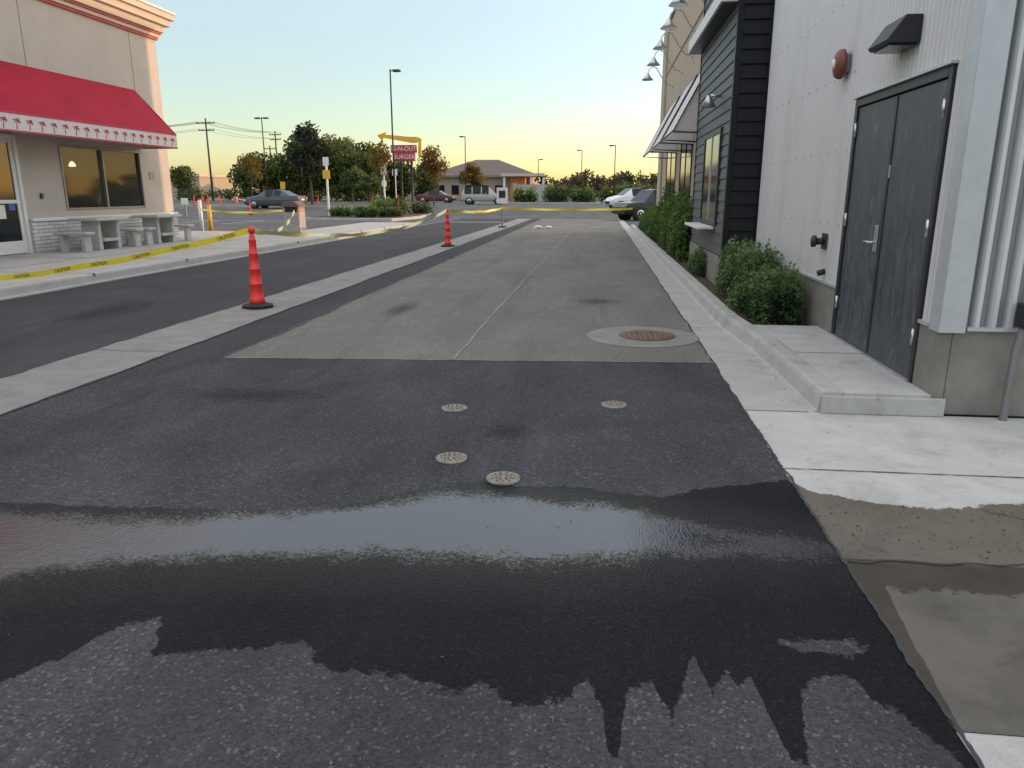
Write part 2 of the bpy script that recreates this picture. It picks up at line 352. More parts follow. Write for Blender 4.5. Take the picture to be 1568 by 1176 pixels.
box('back_slab',2.31,2.42,5.6,7.54,.0,.146,m_conc,st)
ap=E('concrete_apron')
par(fine('wet_part',1.06,3.2,3.0,4.4,.014,m_concw),ap)
par(fine('stained_slab',1.06,3.2,1.96,3.0,.02,m_concd),ap)
drysheet('dry_part',[(1.06,4.4,0),(9,4.4,0),(9,5.27,0),(1.56,5.23,0),(1.06,5.23,0)],m_concw,ap)
drysheet('side_part',[(3.2,1.96,0),(9,1.96,0),(9,4.4,0),(3.2,4.4,0)],m_concw,ap)
sheet('near_slab',1.06,9,-12,1.945,0,m_conc,ap)
wob('joint',1.06,4.06,3.6,4.06,.012,m_line,p=ap,amp=.001)
wob('joint',1.06,1.952,3.6,1.952,.02,m_line,p=ap,amp=.002,z=.003)
wob('crack',1.07,2.98,3.4,3.12,.016,m_edge,p=ap,amp=.014,z=.0035)
wob('crack',1.9,3.6,3.,3.0,.008,m_line,p=ap,amp=.02,n=30)
sheet('planter_bed',1.58,2.32,8.02,31,.10,m_soil)
# ---------------------------------------------------------------- covers
def cover(name,x,y,r,mat):
    e=E(name,(x,y,0))
    lathe('ring',[(r,0),(r,.010),(r*.93,.012)],(x,y,0),m_seal,e,40)
    lathe('lid',[(r*.90,.009),(r*.88,.014),(r*.80,.014)],(x,y,0),mat,e,40)
    for rr in (.25,.45,.65):
        nn=max(4,int(rr*18))
        for i in range(nn):
            a=2*math.pi*i/nn+rr*3; cx=x+r*rr*math.cos(a);cy=y+r*rr*math.sin(a);w=r*.05
            box('stud',cx-w,cx+w,cy-w,cy+w,.013,.0175,m_iron,e)
    return e
for x,y in ((-1.0,5.02),(.14,5.24),(-.48,3.72),(-.82,4.0)): cover('valve_cover',x,y,.093,m_lid)
mh=E('manhole_cover',(.49,7.98,0))
lathe('concrete_collar',[(.60,0),(.60,.006),(.585,.008)],(.49,7.98,0),m_gut,mh,56)
lathe('frame',[(.30,.007),(.30,.016),(.275,.018)],(.54,8.0,0),m_iron,mh,48)
lathe('lid',[(.262,.010),(.262,.020),(.255,.021)],(.54,8.0,0),m_iron,mh,48)
for i in range(-4,5):
    for j in range(-4,5):
        if i*i+j*j<18: box('stud',.54+i*.055-.013,.54+i*.055+.013,8+j*.055-.013,8+j*.055+.013,.019,.024,m_iron,mh)
# ---------------------------------------------------------------- right building
rb=E('corrugated_building',(6,10,0))
def corr(name,axis,c,a0,a1,z0,z1,pitch,amp,mat,p,sgn=-1,flat=False):
    k=8; n=int((a1-a0)/pitch*k)+1; v=[];f=[]
    for i in range(n+1):
        a=a0+(a1-a0)*i/n; ph=a/pitch*2*math.pi
        w=math.sin(ph)
        if flat: w=max(-1,min(1,w*2.2))
        o_=c+sgn*amp*w
        for z in (z0,z1): v.append((o_,a,z) if axis=='y' else (a,o_,z))
    for i in range(n): f.append((2*i,2*i+2,2*i+3,2*i+1))
    return mesh(name,v,f,mat,p,not flat)
XW=2.34
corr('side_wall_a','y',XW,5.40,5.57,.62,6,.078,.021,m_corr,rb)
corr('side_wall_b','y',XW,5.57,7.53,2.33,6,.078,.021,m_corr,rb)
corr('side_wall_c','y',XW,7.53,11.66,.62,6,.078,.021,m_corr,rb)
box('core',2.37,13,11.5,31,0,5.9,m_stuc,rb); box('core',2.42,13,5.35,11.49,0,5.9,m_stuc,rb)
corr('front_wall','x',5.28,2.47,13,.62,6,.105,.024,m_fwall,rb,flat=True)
box('corner_flashing_side',2.300,2.47,5.235,5.252,.585,6,m_flash,rb,.003)
box('corner_flashing_front',2.300,2.315,5.254,5.40,.585,6,m_flash,rb,.003)
box('base_flashing',2.296,2.36,5.402,5.575,.60,.625,m_flash,rb)
box('base_flashing',2.296,2.36,7.53,11.66,.60,.625,m_flash,rb)
box('base_flashing',2.48,13,5.235,5.30,.60,.625,m_flash,rb)
box('foundation_side',2.315,2.41,5.275,5.60,0,.598,m_found,rb,.008)
box('foundation_side',2.315,2.41,7.52,11.67,0,.598,m_found,rb,.008)
box('foundation_front',2.412,13,5.275,5.40,0,.598,m_found,rb,.008)
for z in (1.2,1.9,2.6,3.3):
    for y in np.arange(7.7,11.5,.312): lathe('screw',[(.007,0),(.005,.007)],(2.318,y,z),m_galv,rb,6,(-1,0,0))
box('frame_near',2.300,2.40,5.575,5.635,.15,2.33,m_dark,rb,.004); box('frame_far',2.300,2.40,7.465,7.53,.15,2.33,m_dark,rb,.004)
box('frame_head',2.300,2.40,5.637,7.463,2.262,2.33,m_dark,rb,.004)
box('door_leaf_near',2.318,2.37,5.645,6.543,.17,2.252,m_door,rb,.003); box('door_leaf_far',2.318,2.37,6.560,7.455,.17,2.252,m_door,rb,.003)
box('astragal',2.310,2.3175,6.53,6.575,.18,2.245,m_dark,rb); box('threshold',2.29,2.40,5.6,7.5,.148,.168,m_steel,rb)
box('drip_cap',2.27,2.33,5.55,7.55,2.333,2.35,m_flash,rb)
for y in (5.64,7.46):
    for z in (.42,1.2,2.0): cyl('hinge',(2.303,y,z),(2.303,y,z+.12),.014,m_steel,rb)
box('lock_plate',2.306,2.3175,6.61,6.685,1.02,1.24,m_steel,rb,.004)
cyl('lever_stem',(2.317,6.65,1.10),(2.26,6.65,1.10),.011,m_steel,rb); cyl('lever',(2.26,6.64,1.10),(2.26,6.77,1.10),.010,m_steel,rb)
box('pull_guard',2.306,2.3175,6.50,6.528,1.62,1.72,m_steel,rb)
wp=E('wall_light',(2.2,6.4,2.7))
prism('housing',[(2.318,2.78),(2.318,2.585),(2.10,2.585),(2.08,2.61),(2.20,2.78)],'y',6.24,6.66,m_dark,wp,.006)
box('lens',2.12,2.30,6.27,6.63,2.57,2.582,m_dglass,wp)
be=E('alarm_bell',(2.28,7.95,2.7))
lathe('gong',[(.135,0),(.135,.025),(.12,.055),(.06,.08)],(2.27,7.95,2.70),m_bell,be,32,(-1,0,0)); lathe('hub',[(.05,.08),(.045,.092)],(2.27,7.95,2.70),m_white,be,20,(-1,0,0))
box('back_box',2.27,2.318,7.87,8.03,2.62,2.78,m_galv,be)
pi=E('standpipe_cap',(2.28,8.15,1.0)); cyl('stem',(2.33,8.1,1.02),(2.22,8.1,1.02),.035,m_dark,pi); cyl('cap',(2.225,8.1,1.02),(2.19,8.1,1.02),.06,m_dark,pi); box('plate',2.305,2.315,8.02,8.18,.94,1.10,m_dark,pi)
cyl('small_vent',(2.32,8.0,.72),(2.25,8.0,.70),.03,m_dark,pi)
cd=E('conduit_pipe',(2.8,5.2,.4)); tube('pipe',[(2.77,5.18,0),(2.77,5.17,.5),(2.80,5.17,.68)],.026,m_galv,cd); box('box',2.76,2.86,5.10,5.23,.64,.80,m_dark,cd,.008)
# ---- dark tower
tw=E('drive_through_bay',(2.2,13.5,0))
def lap(name,axis,c,a0,a1,z0,z1,h,mat,p,lip=.022):
    n=int(round((z1-z0)/h)); v=[];f=[]
    for i in range(n):
        za=z0+i*h; zb=za+h
        for (o_,z) in ((c+.006,za),(c-lip,za+.002),(c-lip,za+.012),(c,zb)):
            for a in (a0,a1): v.append((o_,a,z) if axis=='y' else (a,o_,z))
        b=i*8
        for k in range(3): f.append((b+2*k,b+2*k+1,b+2*k+3,b+2*k+2))
    return mesh(name,v,f,mat,p)
box('core',1.88,2.7,11.69,15.68,.53,6.4,m_black,tw)
box('foundation',1.84,2.7,11.64,15.72,0,.545,m_found,tw,.01)
lap('front_siding','x',11.68,1.93,2.31,.56,6.4,.195,m_black,tw,.03)
lap('side_siding','y',1.87,11.74,15.66,.56,6.4,.165,m_sid,tw,.018)
box('corner_trim',1.845,1.93,11.64,11.74,.55,6.4,m_black,tw,.004); box('edge_trim',2.305,2.35,11.62,11.68,.55,6.4,m_black,tw)
box('end_trim',1.845,1.93,15.66,15.70,.55,6.4,m_black,tw)
box('fascia',1.62,1.90,11.8,15.9,4.14,4.34,m_white,tw,.01); box('soffit',1.64,1.88,11.82,15.88,4.12,4.138,m_dark,tw)
box('window_frame_jamb',1.825,1.875,12.42,12.50,1.0,2.5,m_dark,tw); box('window_frame_jamb',1.825,1.875,14.2,14.28,1.0,2.5,m_dark,tw)
box('window_frame_head',1.825,1.875,12.502,14.198,2.42,2.5,m_dark,tw); box('window_frame_sill',1.825,1.875,12.502,14.198,1.0,1.06,m_dark,tw); box('mullion',1.825,1.875,13.32,13.38,1.062,2.418,m_steel,tw)
box('window_glass',1.84,1.85,12.5,14.2,1.06,2.42,m_dglass,tw)
box('service_shelf',1.58,1.845,12.6,14.5,.93,.975,m_white,tw,.01)
sc=E('wall_sconce',(1.8,12.6,3.0)); cyl('arm',(1.86,12.9,3.0),(1.7,12.9,3.02),.02,m_steel,sc); lathe('shade',[(.03,.18),(.05,.14),(.12,0),(.115,0)],(1.68,12.9,2.84),m_steel,sc,20)
# ---- beige stucco wing
sb=E('stucco_wing',(5,23,0))
box('wall',2.30,2.365,15.73,31,0,7.4,m_stuc,sb); box('far_wall',2.42,13,31.001,31.1,0,7.4,m_stuc,sb); box('near_wall',2.72,13,15.73,15.9,5.91,7.4,m_stuc,sb)
box('coping',2.25,13.05,15.70,31.05,7.402,7.52,m_dark,sb); box('pilaster',2.22,2.298,29.6,30.98,0,7.38,m_stuc,sb,.01)
box('band',2.27,2.298,15.75,29.58,5.7,5.78,m_tan,sb)
for i,(a,b) in enumerate(((16.6,18.9),(20.2,22.9),(24.4,27.6))):
    box('window',2.285,2.299,a,b,1.2,3.0,m_dglass,sb)
    for q in (a,(a+b)/2,b): box('window_mullion',2.27,2.284,q-.03,q+.03,1.2,3.0,m_dark,sb)
    box('window_sill',2.26,2.298,a-.05,b+.05,1.12,1.195,m_tan,sb)
    aw=E('canopy_awning',(1.9,(a+b)/2,3.5))
    prism('canvas',[(2.29,4.35),(1.45,2.75),(1.45,2.71),(2.29,4.28)],'y',a-.15,b+.15,m_val,aw)
    prism('end_panel',[(2.29,4.27),(1.46,2.71),(2.29,2.71)],'y',a-.15,a-.13,m_val,aw)
    for y in (a-.17,b+.15):
        tube('frame',[(2.29,y,4.35),(1.45,y,2.75),(2.29,y,2.70)],.018,m_dark,aw)
    tube('frame',[(1.45,a-.15,2.75),(1.45,b+.15,2.75)],.02,m_dark,aw)
for y in (16.7,18.9,21.4,24,27):
    g=E('gooseneck_lamp',(1.8,y,5.4))
    tube('arm',[(2.3,y,5.0),(2.1,y,5.05),(1.9,y,5.3),(1.75,y,5.55),(1.6,y,5.62),(1.48,y,5.5),(1.45,y,5.38)],.016,m_steel,g)
    lathe('shade',[(.03,.16),(.06,.12),(.09,.06),(.20,-.06),(.19,-.06)],(1.45,y,5.25),m_steel,g,20); lathe('wall_plate',[(.06,0),(.05,.03)],(2.3,y,5.0),m_steel,g,16,(-1,0,0))
# ---------------------------------------------------------------- left restaurant
lb=E('restaurant_building',(-18,14,0)); XL=-13.15
wy=(17.45,20.75); wz=(1.10,2.66); dy=(13.9,16.02)
def wl(n,y0,y1,z0,z1,mat=m_stuc2,x1=XL,bv=0): return box(n,XL-.2,x1,y0,y1,z0,z1,mat,lb,bv)
wl('wall',-6,dy[0],.15,6.2); wl('wall',dy[0],dy[1],2.78,6.2); wl('wall',dy[1],wy[0],.15,6.2); wl('wall',wy[0],wy[1],wz[1],6.2); wl('wall',wy[0],wy[1],.15,wz[0]); wl('wall',wy[1],22.2,.15,6.2)
box('end_wall',-27,XL-.2,22.0,22.2,.0,6.2,m_stuc2,lb); box('roof',-27,XL-.21,-6,21.99,5.6,5.7,m_roof,lb)
box('floor',-27,XL-.21,-6,21.99,.05,.14,m_tan,lb)
for y in (9.2,13.1,16.8,20.9): box('reveal',XL+.001,XL+.005,y,y+.02,3.0,6.0,m_found,lb)
box('ledgestone',XL,XL+.06,dy[1]+.12,22.25,.15,.86,m_ledge,lb); box('ledge_cap',XL,XL+.10,dy[1]+.12,22.28,.862,.94,m_white,lb,.01)
box('ledgestone_end',-20,XL-.001,22.201,22.26,.15,.86,m_ledge,lb)
for x,z0,z1,mt in ((.06,5.86,5.93,m_redtrim),(.10,5.93,6.02,m_corn),(.14,6.02,6.08,m_redtrim),(.20,6.08,6.26,m_corn),(.34,6.26,6.44,m_corn),(.44,6.44,6.60,m_corn),(.48,6.60,6.66,m_white)):
    box('cornice',-27-x,XL+x,-6,22.2+x,z0+.001,z1,mt,lb,.006 if x>.15 else 0)
def fr(y0,y1,z0,z1): box('window_frame',XL-.10,XL+.02,y0,y1,z0,z1,m_galv,lb)
fr(wy[0],wy[0]+.06,*wz); fr(wy[1]-.06,wy[1],*wz); fr(wy[0]+.061,wy[1]-.061,wz[0],wz[0]+.05); fr(wy[0]+.061,wy[1]-.061,wz[1]-.05,wz[1]); fr(19.04,19.10,wz[0]+.051,wz[1]-.051)
box('window_glass',XL-.06,XL-.05,wy[0]+.06,wy[1]-.06,wz[0]+.05,wz[1]-.05,m_glass,lb)
box('interior_back',-16.8,-16.7,10,21.9,.15,5.5,m_int,lb); box('ceiling',-16.7,XL-.21,10,21.9,3.1,3.15,m_tan,lb)
for y in (17.0,18.2,20.3): box('interior_booth',-15.4,-14.9,y,y+.9,.15,1.15,m_redtrim,lb,.03)
cyl('pendant_cord',(-13.9,18.05,3.1),(-13.9,18.05,2.25),.008,m_dark,lb); lathe('pendant_shade',[(.03,.16),(.10,.12),(.17,.0),(.14,-.04)],(-13.9,18.05,2.08),m_lamp,lb,20)
for y in (19.7,21.2): lathe('pendant_shade',[(.02,.12),(.06,.08),(.10,.0),(.08,-.03)],(-15.6,y,2.3),m_lamp,lb,20)
for a,b in ((13.95,14.94),(14.99,15.98)):
    for (y0,y1,z0,z1) in ((a,a+.11,.17,2.72),(b-.11,b,.17,2.72),(a+.111,b-.111,.17,.45),(a+.111,b-.111,2.60,2.72),(a+.111,b-.111,1.28,1.36)):
        box('door_rail',XL-.06,XL+.0,y0,y1,z0,z1,m_white,lb)
    box('door_glass',XL-.035,XL-.025,a+.11,b-.11,.45,2.6,m_dglass,lb)
box('door_jamb',XL-.08,XL+.03,15.985,16.08,.15,2.78,m_white,lb); box('door_head',XL-.08,XL+.03,13.9,15.984,2.722,2.78,m_white,lb)
box('access_sticker',XL-.024,XL-.018,15.62,15.80,1.13,1.27,m_blue,lb); box('door_notice',XL-.024,XL-.018,15.15,15.5,.95,1.25,m_white,lb)
box('door_pull',XL+.02,XL+.05,15.10,15.13,1.0,1.6,m_steel,lb)
box('keypad',XL,XL+.04,16.6,16.68,1.38,1.5,m_dark,lb); box('plaque',XL,XL+.02,21.1,21.35,1.9,2.1,m_tan,lb)
aw=E('red_awning',(-12.6,12,3.5)); AX=-12.03
v=[];f=[];ny=110
for j in range(ny+1):
    y=-4+24.86*j/ny
    for i in range(7):
        t=i/6; sg_=.022*math.sin(math.pi*t)*abs(math.sin(y*math.pi/1.25))
        v.append((XL+.01+(AX-XL-.01)*t-sg_*.6,y,4.32-1.19*t-sg_))
for j in range(ny):
    for i in range(6): f.append((j*7+i,j*7+i+1,j*7+8+i,j*7+7+i))
mesh('canvas',v,f,m_red,aw,True)
mesh('end_panel',[(XL+.01,20.86,4.32),(AX,20.86,3.13),(XL+.01,20.86,3.13)],[(0,1,2)],m_red,aw)
box('valance',AX-.012,AX,-4,20.862,2.73,3.128,m_val,aw); box('valance_end',XL+.01,AX-.013,20.845,20.86,2.73,3.128,m_val,aw)
box('valance_trim',AX+.001,AX+.006,-4,20.862,2.73,2.765,m_palm,aw); box('valance_trim',AX+.001,AX+.006,-4,20.862,3.085,3.127,m_palm,aw)
v=[];f=[]
def poly(ps):
    b=len(v)
    for y,z in ps: v.append((AX+.004,y,z))
    f.append(tuple(range(b,b+len(ps))))
y=8.
while y<20.6:
    poly([(y-.02,2.79),(y+.015,2.79),(y+.03,2.95),(y+.012,2.95)])
    for a,l in ((0,.12),(35,.11),(80,.08),(125,.10),(165,.13),(200,.11),(-20,.11)):
        ca,sa=math.cos(math.radians(a)),math.sin(math.radians(a)); cx,cz=y+.02,2.955
        poly([(cx,cz),(cx+ca*l*.5-sa*.022,cz+sa*l*.5+abs(ca)*.02),(cx+ca*l,cz+sa*l-.02),(cx+ca*l*.5+sa*.02,cz+sa*l*.5-.015)])
    y+=.36
mesh('palm_print',v,f,m_palm,aw)
pt=E('patio')
box('slab',-13.35,-8.86,-12,24.5,-.01,.15,m_patio,pt); box('rear_slab',-26,-13.351,22.27,26.5,-.01,.149,m_patio,pt); box('front_walk',-11.2,-8.86,24.501,35.5,-.01,.15,m_patio,pt)
for y in np.arange(-3,24,3.0): sheet('joint',-13.1,-8.87,y,y+.02,.154,m_line,pt)
sheet('joint',-11.0,-10.98,-12,24.4,.1545,m_line,pt)
kl=E('kerb'); kerbrun('kerb_stone',[(-8.70,y) for y in np.arange(-12,36,2.)],.16,.15,m_kerb,kl,-1)
sheet('gutter_lip',-8.68,-8.56,-12,46,.001,m_gut,kl)
for y in np.arange(-3,36,3.0): box('joint',-8.86,-8.70,y,y+.015,.1,.154,m_line,kl)
def picnic(x,y):
    e=E('picnic_table',(x,y,.15)); z=.15
    box('top',x-.38,x+.38,y-.62,y+.62,z+.70,z+.77,m_tab,e,.02)
    for s in (-.36,.36):
        prism('leg',[(y+s-.07,z),(y+s+.07,z),(y+s+.05,z+.70),(y+s-.05,z+.70)],'x',x-.22,x+.22,m_tab,e,.01)
    box('seat_stretcher',x-.28,x+.28,y-.30,y+.30,z+.2,z+.27,m_tab,e,.01)
    for sy in (-.98,.98):
        box('seat',x-.42,x+.42,y+sy-.16,y+sy+.16,z+.40,z+.46,m_tab,e,.015)
        for q in (-.28,.28): prism('seat_leg',[(x+q-.05,z),(x+q+.05,z),(x+q+.04,z+.40),(x+q-.04,z+.40)],'y',y+sy-.12,y+sy+.12,m_tab,e,.01)
picnic(-12.35,17.5); picnic(-12.35,20.0)
def bin_(x,y,z=.15):
    e=E('litter_bin',(x,y,z))
    box('body',x-.28,x+.28,y-.28,y+.28,z,z+.75,m_patio,e,.03); box('band',x-.295,x+.295,y-.295,y+.295,z+.1,z+.16,m_tan,e,.01)
    for sx in (-.24,.24): box('post',x+sx-.03,x+sx+.03,y-.25,y+.25,z+.75,z+.92,m_tan,e)
    prism('hood',[(x-.33,z+.92),(x+.33,z+.92),(x+.28,z+1.0),(x+.14,z+1.10),(x-.14,z+1.10),(x-.28,z+1.0)],'y',y-.32,y+.32,m_roof,e,.02)
    box('opening',x-.205,x+.205,y-.26,y+.26,z+.751,z+.91,m_dark,e)
bin_(-10.1,24.2)
def dcone(x,y,h=1.07,z=0,name='traffic_cone'):
    e=E(name,(x,y,z)); s=h/1.07
    lathe('base',[(.215*s,0),(.215*s,.03*s),(.17*s,.045*s),(.12*s,.06*s)],(x,y,z),m_rub,e,8,smooth=False)
    pr=[(.105,.05),(.10,.12),(.085,.135),(.078,.30),(.084,.305),(.084,.32),(.074,.325),(.066,.50),(.072,.505),(.072,.52),(.062,.525),(.056,.70),(.061,.705),(.061,.72),(.052,.725),(.046,.88),(.05,.885),(.05,.90),(.04,.905),(.036,.96),(.022,.97),(.022,.99),(.045,1.0),(.048,1.03),(.04,1.06),(.02,1.07)]
    bd=[0]*(len(pr)-1)
    for i in (4,5,8,9,12,13,16,17): bd[i]=1
    lathe('tube',[(a*s,b*s) for a,b in pr],(x,y,z),None,e,24,mats=[m_cone,m_cone2],band=bd); return e
dcone(-4.6,9.56); dcone(-4.4,21.6)
for x,y in ((-37,66),(-35,67),(-33.5,62),(-31,70),(-39.5,72),(-42,64),(-22,72),(-20,74),(-41,75),(-38,76),(-34.5,75),(-44,72),(-29,66),(-27.5,72),(-47,74),(-36,60),(-24,50)): dcone(x,y,.95,zg(y))
def ribbon(name,a,b,sag,w,mat,n=40,txt=False,tw=.15,loc=None):
    e=E(name,tuple((Vector(a)+Vector(b))/2)); a=Vector(a);b=Vector(b);v=[];f=[];P=[]
    for i in range(n+1):
        t=i/n; c=a.lerp(b,t); c.z-=sag*4*t*(1-t)+.006*math.sin(t*23); P.append(c)
    for i,c in enumerate(P):
        d=(P[min(n,i+1)]-P[max(0,i-1)]).normalized(); up=Vector((0,0,1)); side=d.cross(up).normalized(); nup=side.cross(d).normalized()
        th=tw*math.sin(i*.5)*(0 if txt else 1); u=nup*math.cos(th)+side*math.sin(th); v+=[c-u*w/2,c+u*w/2]
    for i in range(n): f.append((2*i,2*i+2,2*i+3,2*i+1))
    mesh('tape',v,f,mat,e)
    if txt:
        L=(b-a).length; k=int(L/.62)
        for j in range(k):
            t=(j+.5)/k; i=int(t*n); d=(P[min(n,i+1)]-P[max(0,i-1)]).normalized()
            if d.x<0: d=-d
            up=Vector((0,0,1)); y_=(up-d*up.dot(d)).normalized(); z_=d.cross(y_)
            c=P[i]+z_*.004; mm=Matrix((d,y_,z_)).transposed().to_4x4(); mm.translation=c
            text('caution_text','CAUTION',.062,m_txt,mm,e,.0005)
    return e
ribbon('caution_tape',(-9.9,10.05,.17),(-4.62,9.54,1.02),.10,.075,m_tape,60,True)
ribbon('barrier_tape',(-4.6,9.58,1.02),(-4.4,21.6,1.03),.30,.075,m_tape2,50,False,.9)
ribbon('barrier_tape',(-4.62,9.6,1.01),(-10.0,24.0,.95),.25,.07,m_tape2,50,False,.9)
ribbon('barrier_tape',(-4.4,21.6,1.03),(-4.43,34.2,.85),.10,.09,m_tape,30,False,.5)
ribbon('barrier_tape',(-4.43,34.2,.85),(1.5,36,.8),.06,.10,m_tape,30,False,.5)
ribbon('barrier_tape',(-10.0,24.1,1.0),(-15.6,28.2,.9),.12,.07,m_tape,30,False,.5)
def post_sign(name,x,y,h,sw,sh,mat,z=0,pw=.03,pm=None):
    e=E(name,(x,y,z)); box('post',x-pw,x+pw,y-pw,y+pw,z,z+h,pm or m_galv,e); 
    c=z+h-sh/2
    box('plate',x-sw/2,x+sw/2,y-pw-.02,y-pw-.005,c-sh/2,c+sh/2,mat,e,.004)
    return e
s1=post_sign('notice_sign',-4.43,34.3,1.75,.5,.7,m_white)
box('print',-4.58,-4.28,34.243,34.2445,1.3,1.62,m_txt,s1); box('foot',-4.6,-4.26,34.1,34.5,0,.05,m_rub,s1)
e=post_sign('warning_sign',-16.4,44.6,3.6,.36,.5,m_white,0,.05,m_white); box('yellow_plate',-16.62,-16.18,44.51,44.54,2.35,2.85,m_yel,e)
e=E('bollard',(-15.6,28.2,0)); cyl('post',(-15.6,28.2,0),(-15.6,28.2,1.25),.07,m_white,e); cyl('cap',(-15.6,28.2,1.25),(-15.6,28.2,1.3),.075,m_galv,e)
e=E('bollard',(-16.1,31,0)); cyl('post',(-16.1,29.8,0),(-16.1,29.8,1.0),.08,m_yel,e); cyl('cap',(-16.1,29.8,1.0),(-16.1,29.8,1.05),.07,m_yel,e)
post_sign('menu_sign',-17.9,62,3.4,.5,.8,m_white,zg(62),.06,m_white); post_sign('menu_sign',-16.4,60,3.0,.4,.5,m_white,zg(60),.05,m_white)
post_sign('parking_sign',-22.5,78,2.4,.5,.6,m_white,.4,.04); post_sign('parking_sign',-31,72,2.2,.5,.7,m_yel,.4,.04)
post_sign('directional_sign',-27,47,1.2,.5,.4,m_white,.0,.04)
sg=E('restaurant_sign',(-16.6,64,.4)); z=.4
box('pole',-17.0,-16.85,63.9,64.1,z,z+4.3,m_dark,sg); box('pole',-16.1,-15.95,63.9,64.1,z,z+4.3,m_dark,sg)
box('panel_top',-17.75,-15.55,63.8,64.2,4.82,5.45,m_sred,sg,.03); box('panel_bottom',-17.5,-15.7,63.82,64.18,4.15,4.8,m_sred,sg,.03)
prism('arrow',[(-18.4,6.05),(-16.0,5.62),(-15.6,5.6),(-15.35,5.75),(-15.42,4.6),(-15.15,4.6),(-15.1,5.95),(-15.5,6.1),(-16.1,6.1),(-18.2,6.3),(-18.1,6.5),(-18.9,6.25),(-18.4,5.7)],'y',63.9,64.1,m_yel,sg)
RX=Matrix.Rotation(math.radians(90),4,'X')
text('sign_text','IN-N-OUT',.50,m_white,Matrix.Translation((-16.65,63.78,5.13))@RX,sg,.005); text('sign_text','BURGER',.50,m_white,Matrix.Translation((-16.6,63.79,4.47))@RX,sg,.005)
def lampost(x,y,h,heads=(1,),z=None,r=.07):
    z=zg(y) if z is None else z; e=E('street_lamp',(x,y,z))
    lathe('plinth',[(.28,0),(.28,.65),(.25,.7)],(x,y,z),m_patio,e,16); cyl('pole',(x,y,z+.7),(x,y,z+h),r,m_dark,e,r*.7)
    for s in heads:
        cyl('arm',(x,y,z+h-.1),(x+s*.35,y,z+h-.1),.035,m_dark,e); box('head',min(x+s*.2,x+s*.7),max(x+s*.2,x+s*.7),y-.18,y+.18,z+h-.17,z+h-.03,m_dark,e,.02)
lampost(-14.2,51.7,9.4,(1,)); lampost(-34,75,8.5,(-1,1)); lampost(-33,82,7.3); lampost(-16.9,95,8.0,(-1,)); lampost(-2.8,110,7.1,(-1,)); lampost(1.5,88,6.4,(-1,)); lampost(-9.8,120,6.3,(1,)); lampost(-58,90,5,(1,-1)); lampost(-44,88,4.5,(1,))
def ppole(x,y,h,arms):
    e=E('utility_pole',(x,y,0)); cyl('pole',(x,y,0),(x,y,h),.17,m_wood,e,.11)
    for (z,w) in arms:
        box('crossarm',x-w/2,x+w/2,y-.08,y+.08,z-.07,z+.07,m_wood,e)
        for q in (-.45,-.2,.2,.45): cyl('insulator',(x+q*w,y,z+.07),(x+q*w,y,z+.25),.05,m_galv,e)
    return e
ppole(-58.6,110,12.3,((11.6,2.9),(10.6,2.5))); ppole(-56.7,130,12,((11.4,2.2),(10.6,2.))); ppole(-96,112,12.3,((11.6,2.9),(10.6,2.5))); ppole(-60.5,136,10,((9.4,2.2),))
pw=E('power_line',(-70,112,11))
for (dx,z0) in ((-1.3,11.8),(-.6,11.8),(.6,11.8),(1.3,11.8),(-1.1,10.8),(1.1,10.8)):
    pp=[]
    for i in range(17):
        t=i/16; pp.append((-96+dx+37.4*t,112-2*t,z0-1.0*4*t*(1-t)))
    tube('wire',pp,.02,m_dark,pw)
    pp=[(-58.6+dx+t/8*1.9,110+20*t/8,z0-.4*4*(t/8)*(1-t/8)) for t in range(9)]; tube('wire',pp,.02,m_dark,pw)
pl=E('stall_markings')
for x in np.arange(-60,-19,2.8): box('stripe',x,x+.1,62,67,zg(64)+-.009,zg(64)-.004,m_white,pl)
for x in np.arange(-36,-18,2.8): sheet('stripe',x,x+.1,36.5,41.5,-.006,m_white,pl)
sheet('stripe',-36,-18,41.5,41.62,-.006,m_white,pl)
for x in np.arange(3,18,2.8): sheet('stripe',x,x+.1,38,44,-.006,m_white,pl)
sheet('stop_bar',-8.3,-5.1,40,40.3,.005,m_white,pl)
def island(pts,y,name='planter_island'):
    e=E(name,(pts[0][0],pts[0][1],0)); z=zg(y); prism('kerb_edge',pts,'z',z-.05,z+.14,m_kerb,e,.02)
    cx=sum(q[0] for q in pts)/len(pts); cy=sum(q[1] for q in pts)/len(pts)
    prism('bed',[(cx+(a-cx)*.93,cy+(b-cy)*.93) for a,b in pts],'z',z+.141,z+.17,m_soil,e)
island([(-17,42),(-11.5,41),(-11,46),(-12,54),(-16,54)],44); island([(-30,61),(-18,61),(-18,64),(-30,64)],62); island([(-45,68),(-20,68),(-20,70),(-45,70)],70); island([(6,47),(12,47),(12,50),(6,50)],46)
island([(-14,84),(0,84),(0,88),(-14,88)],84)
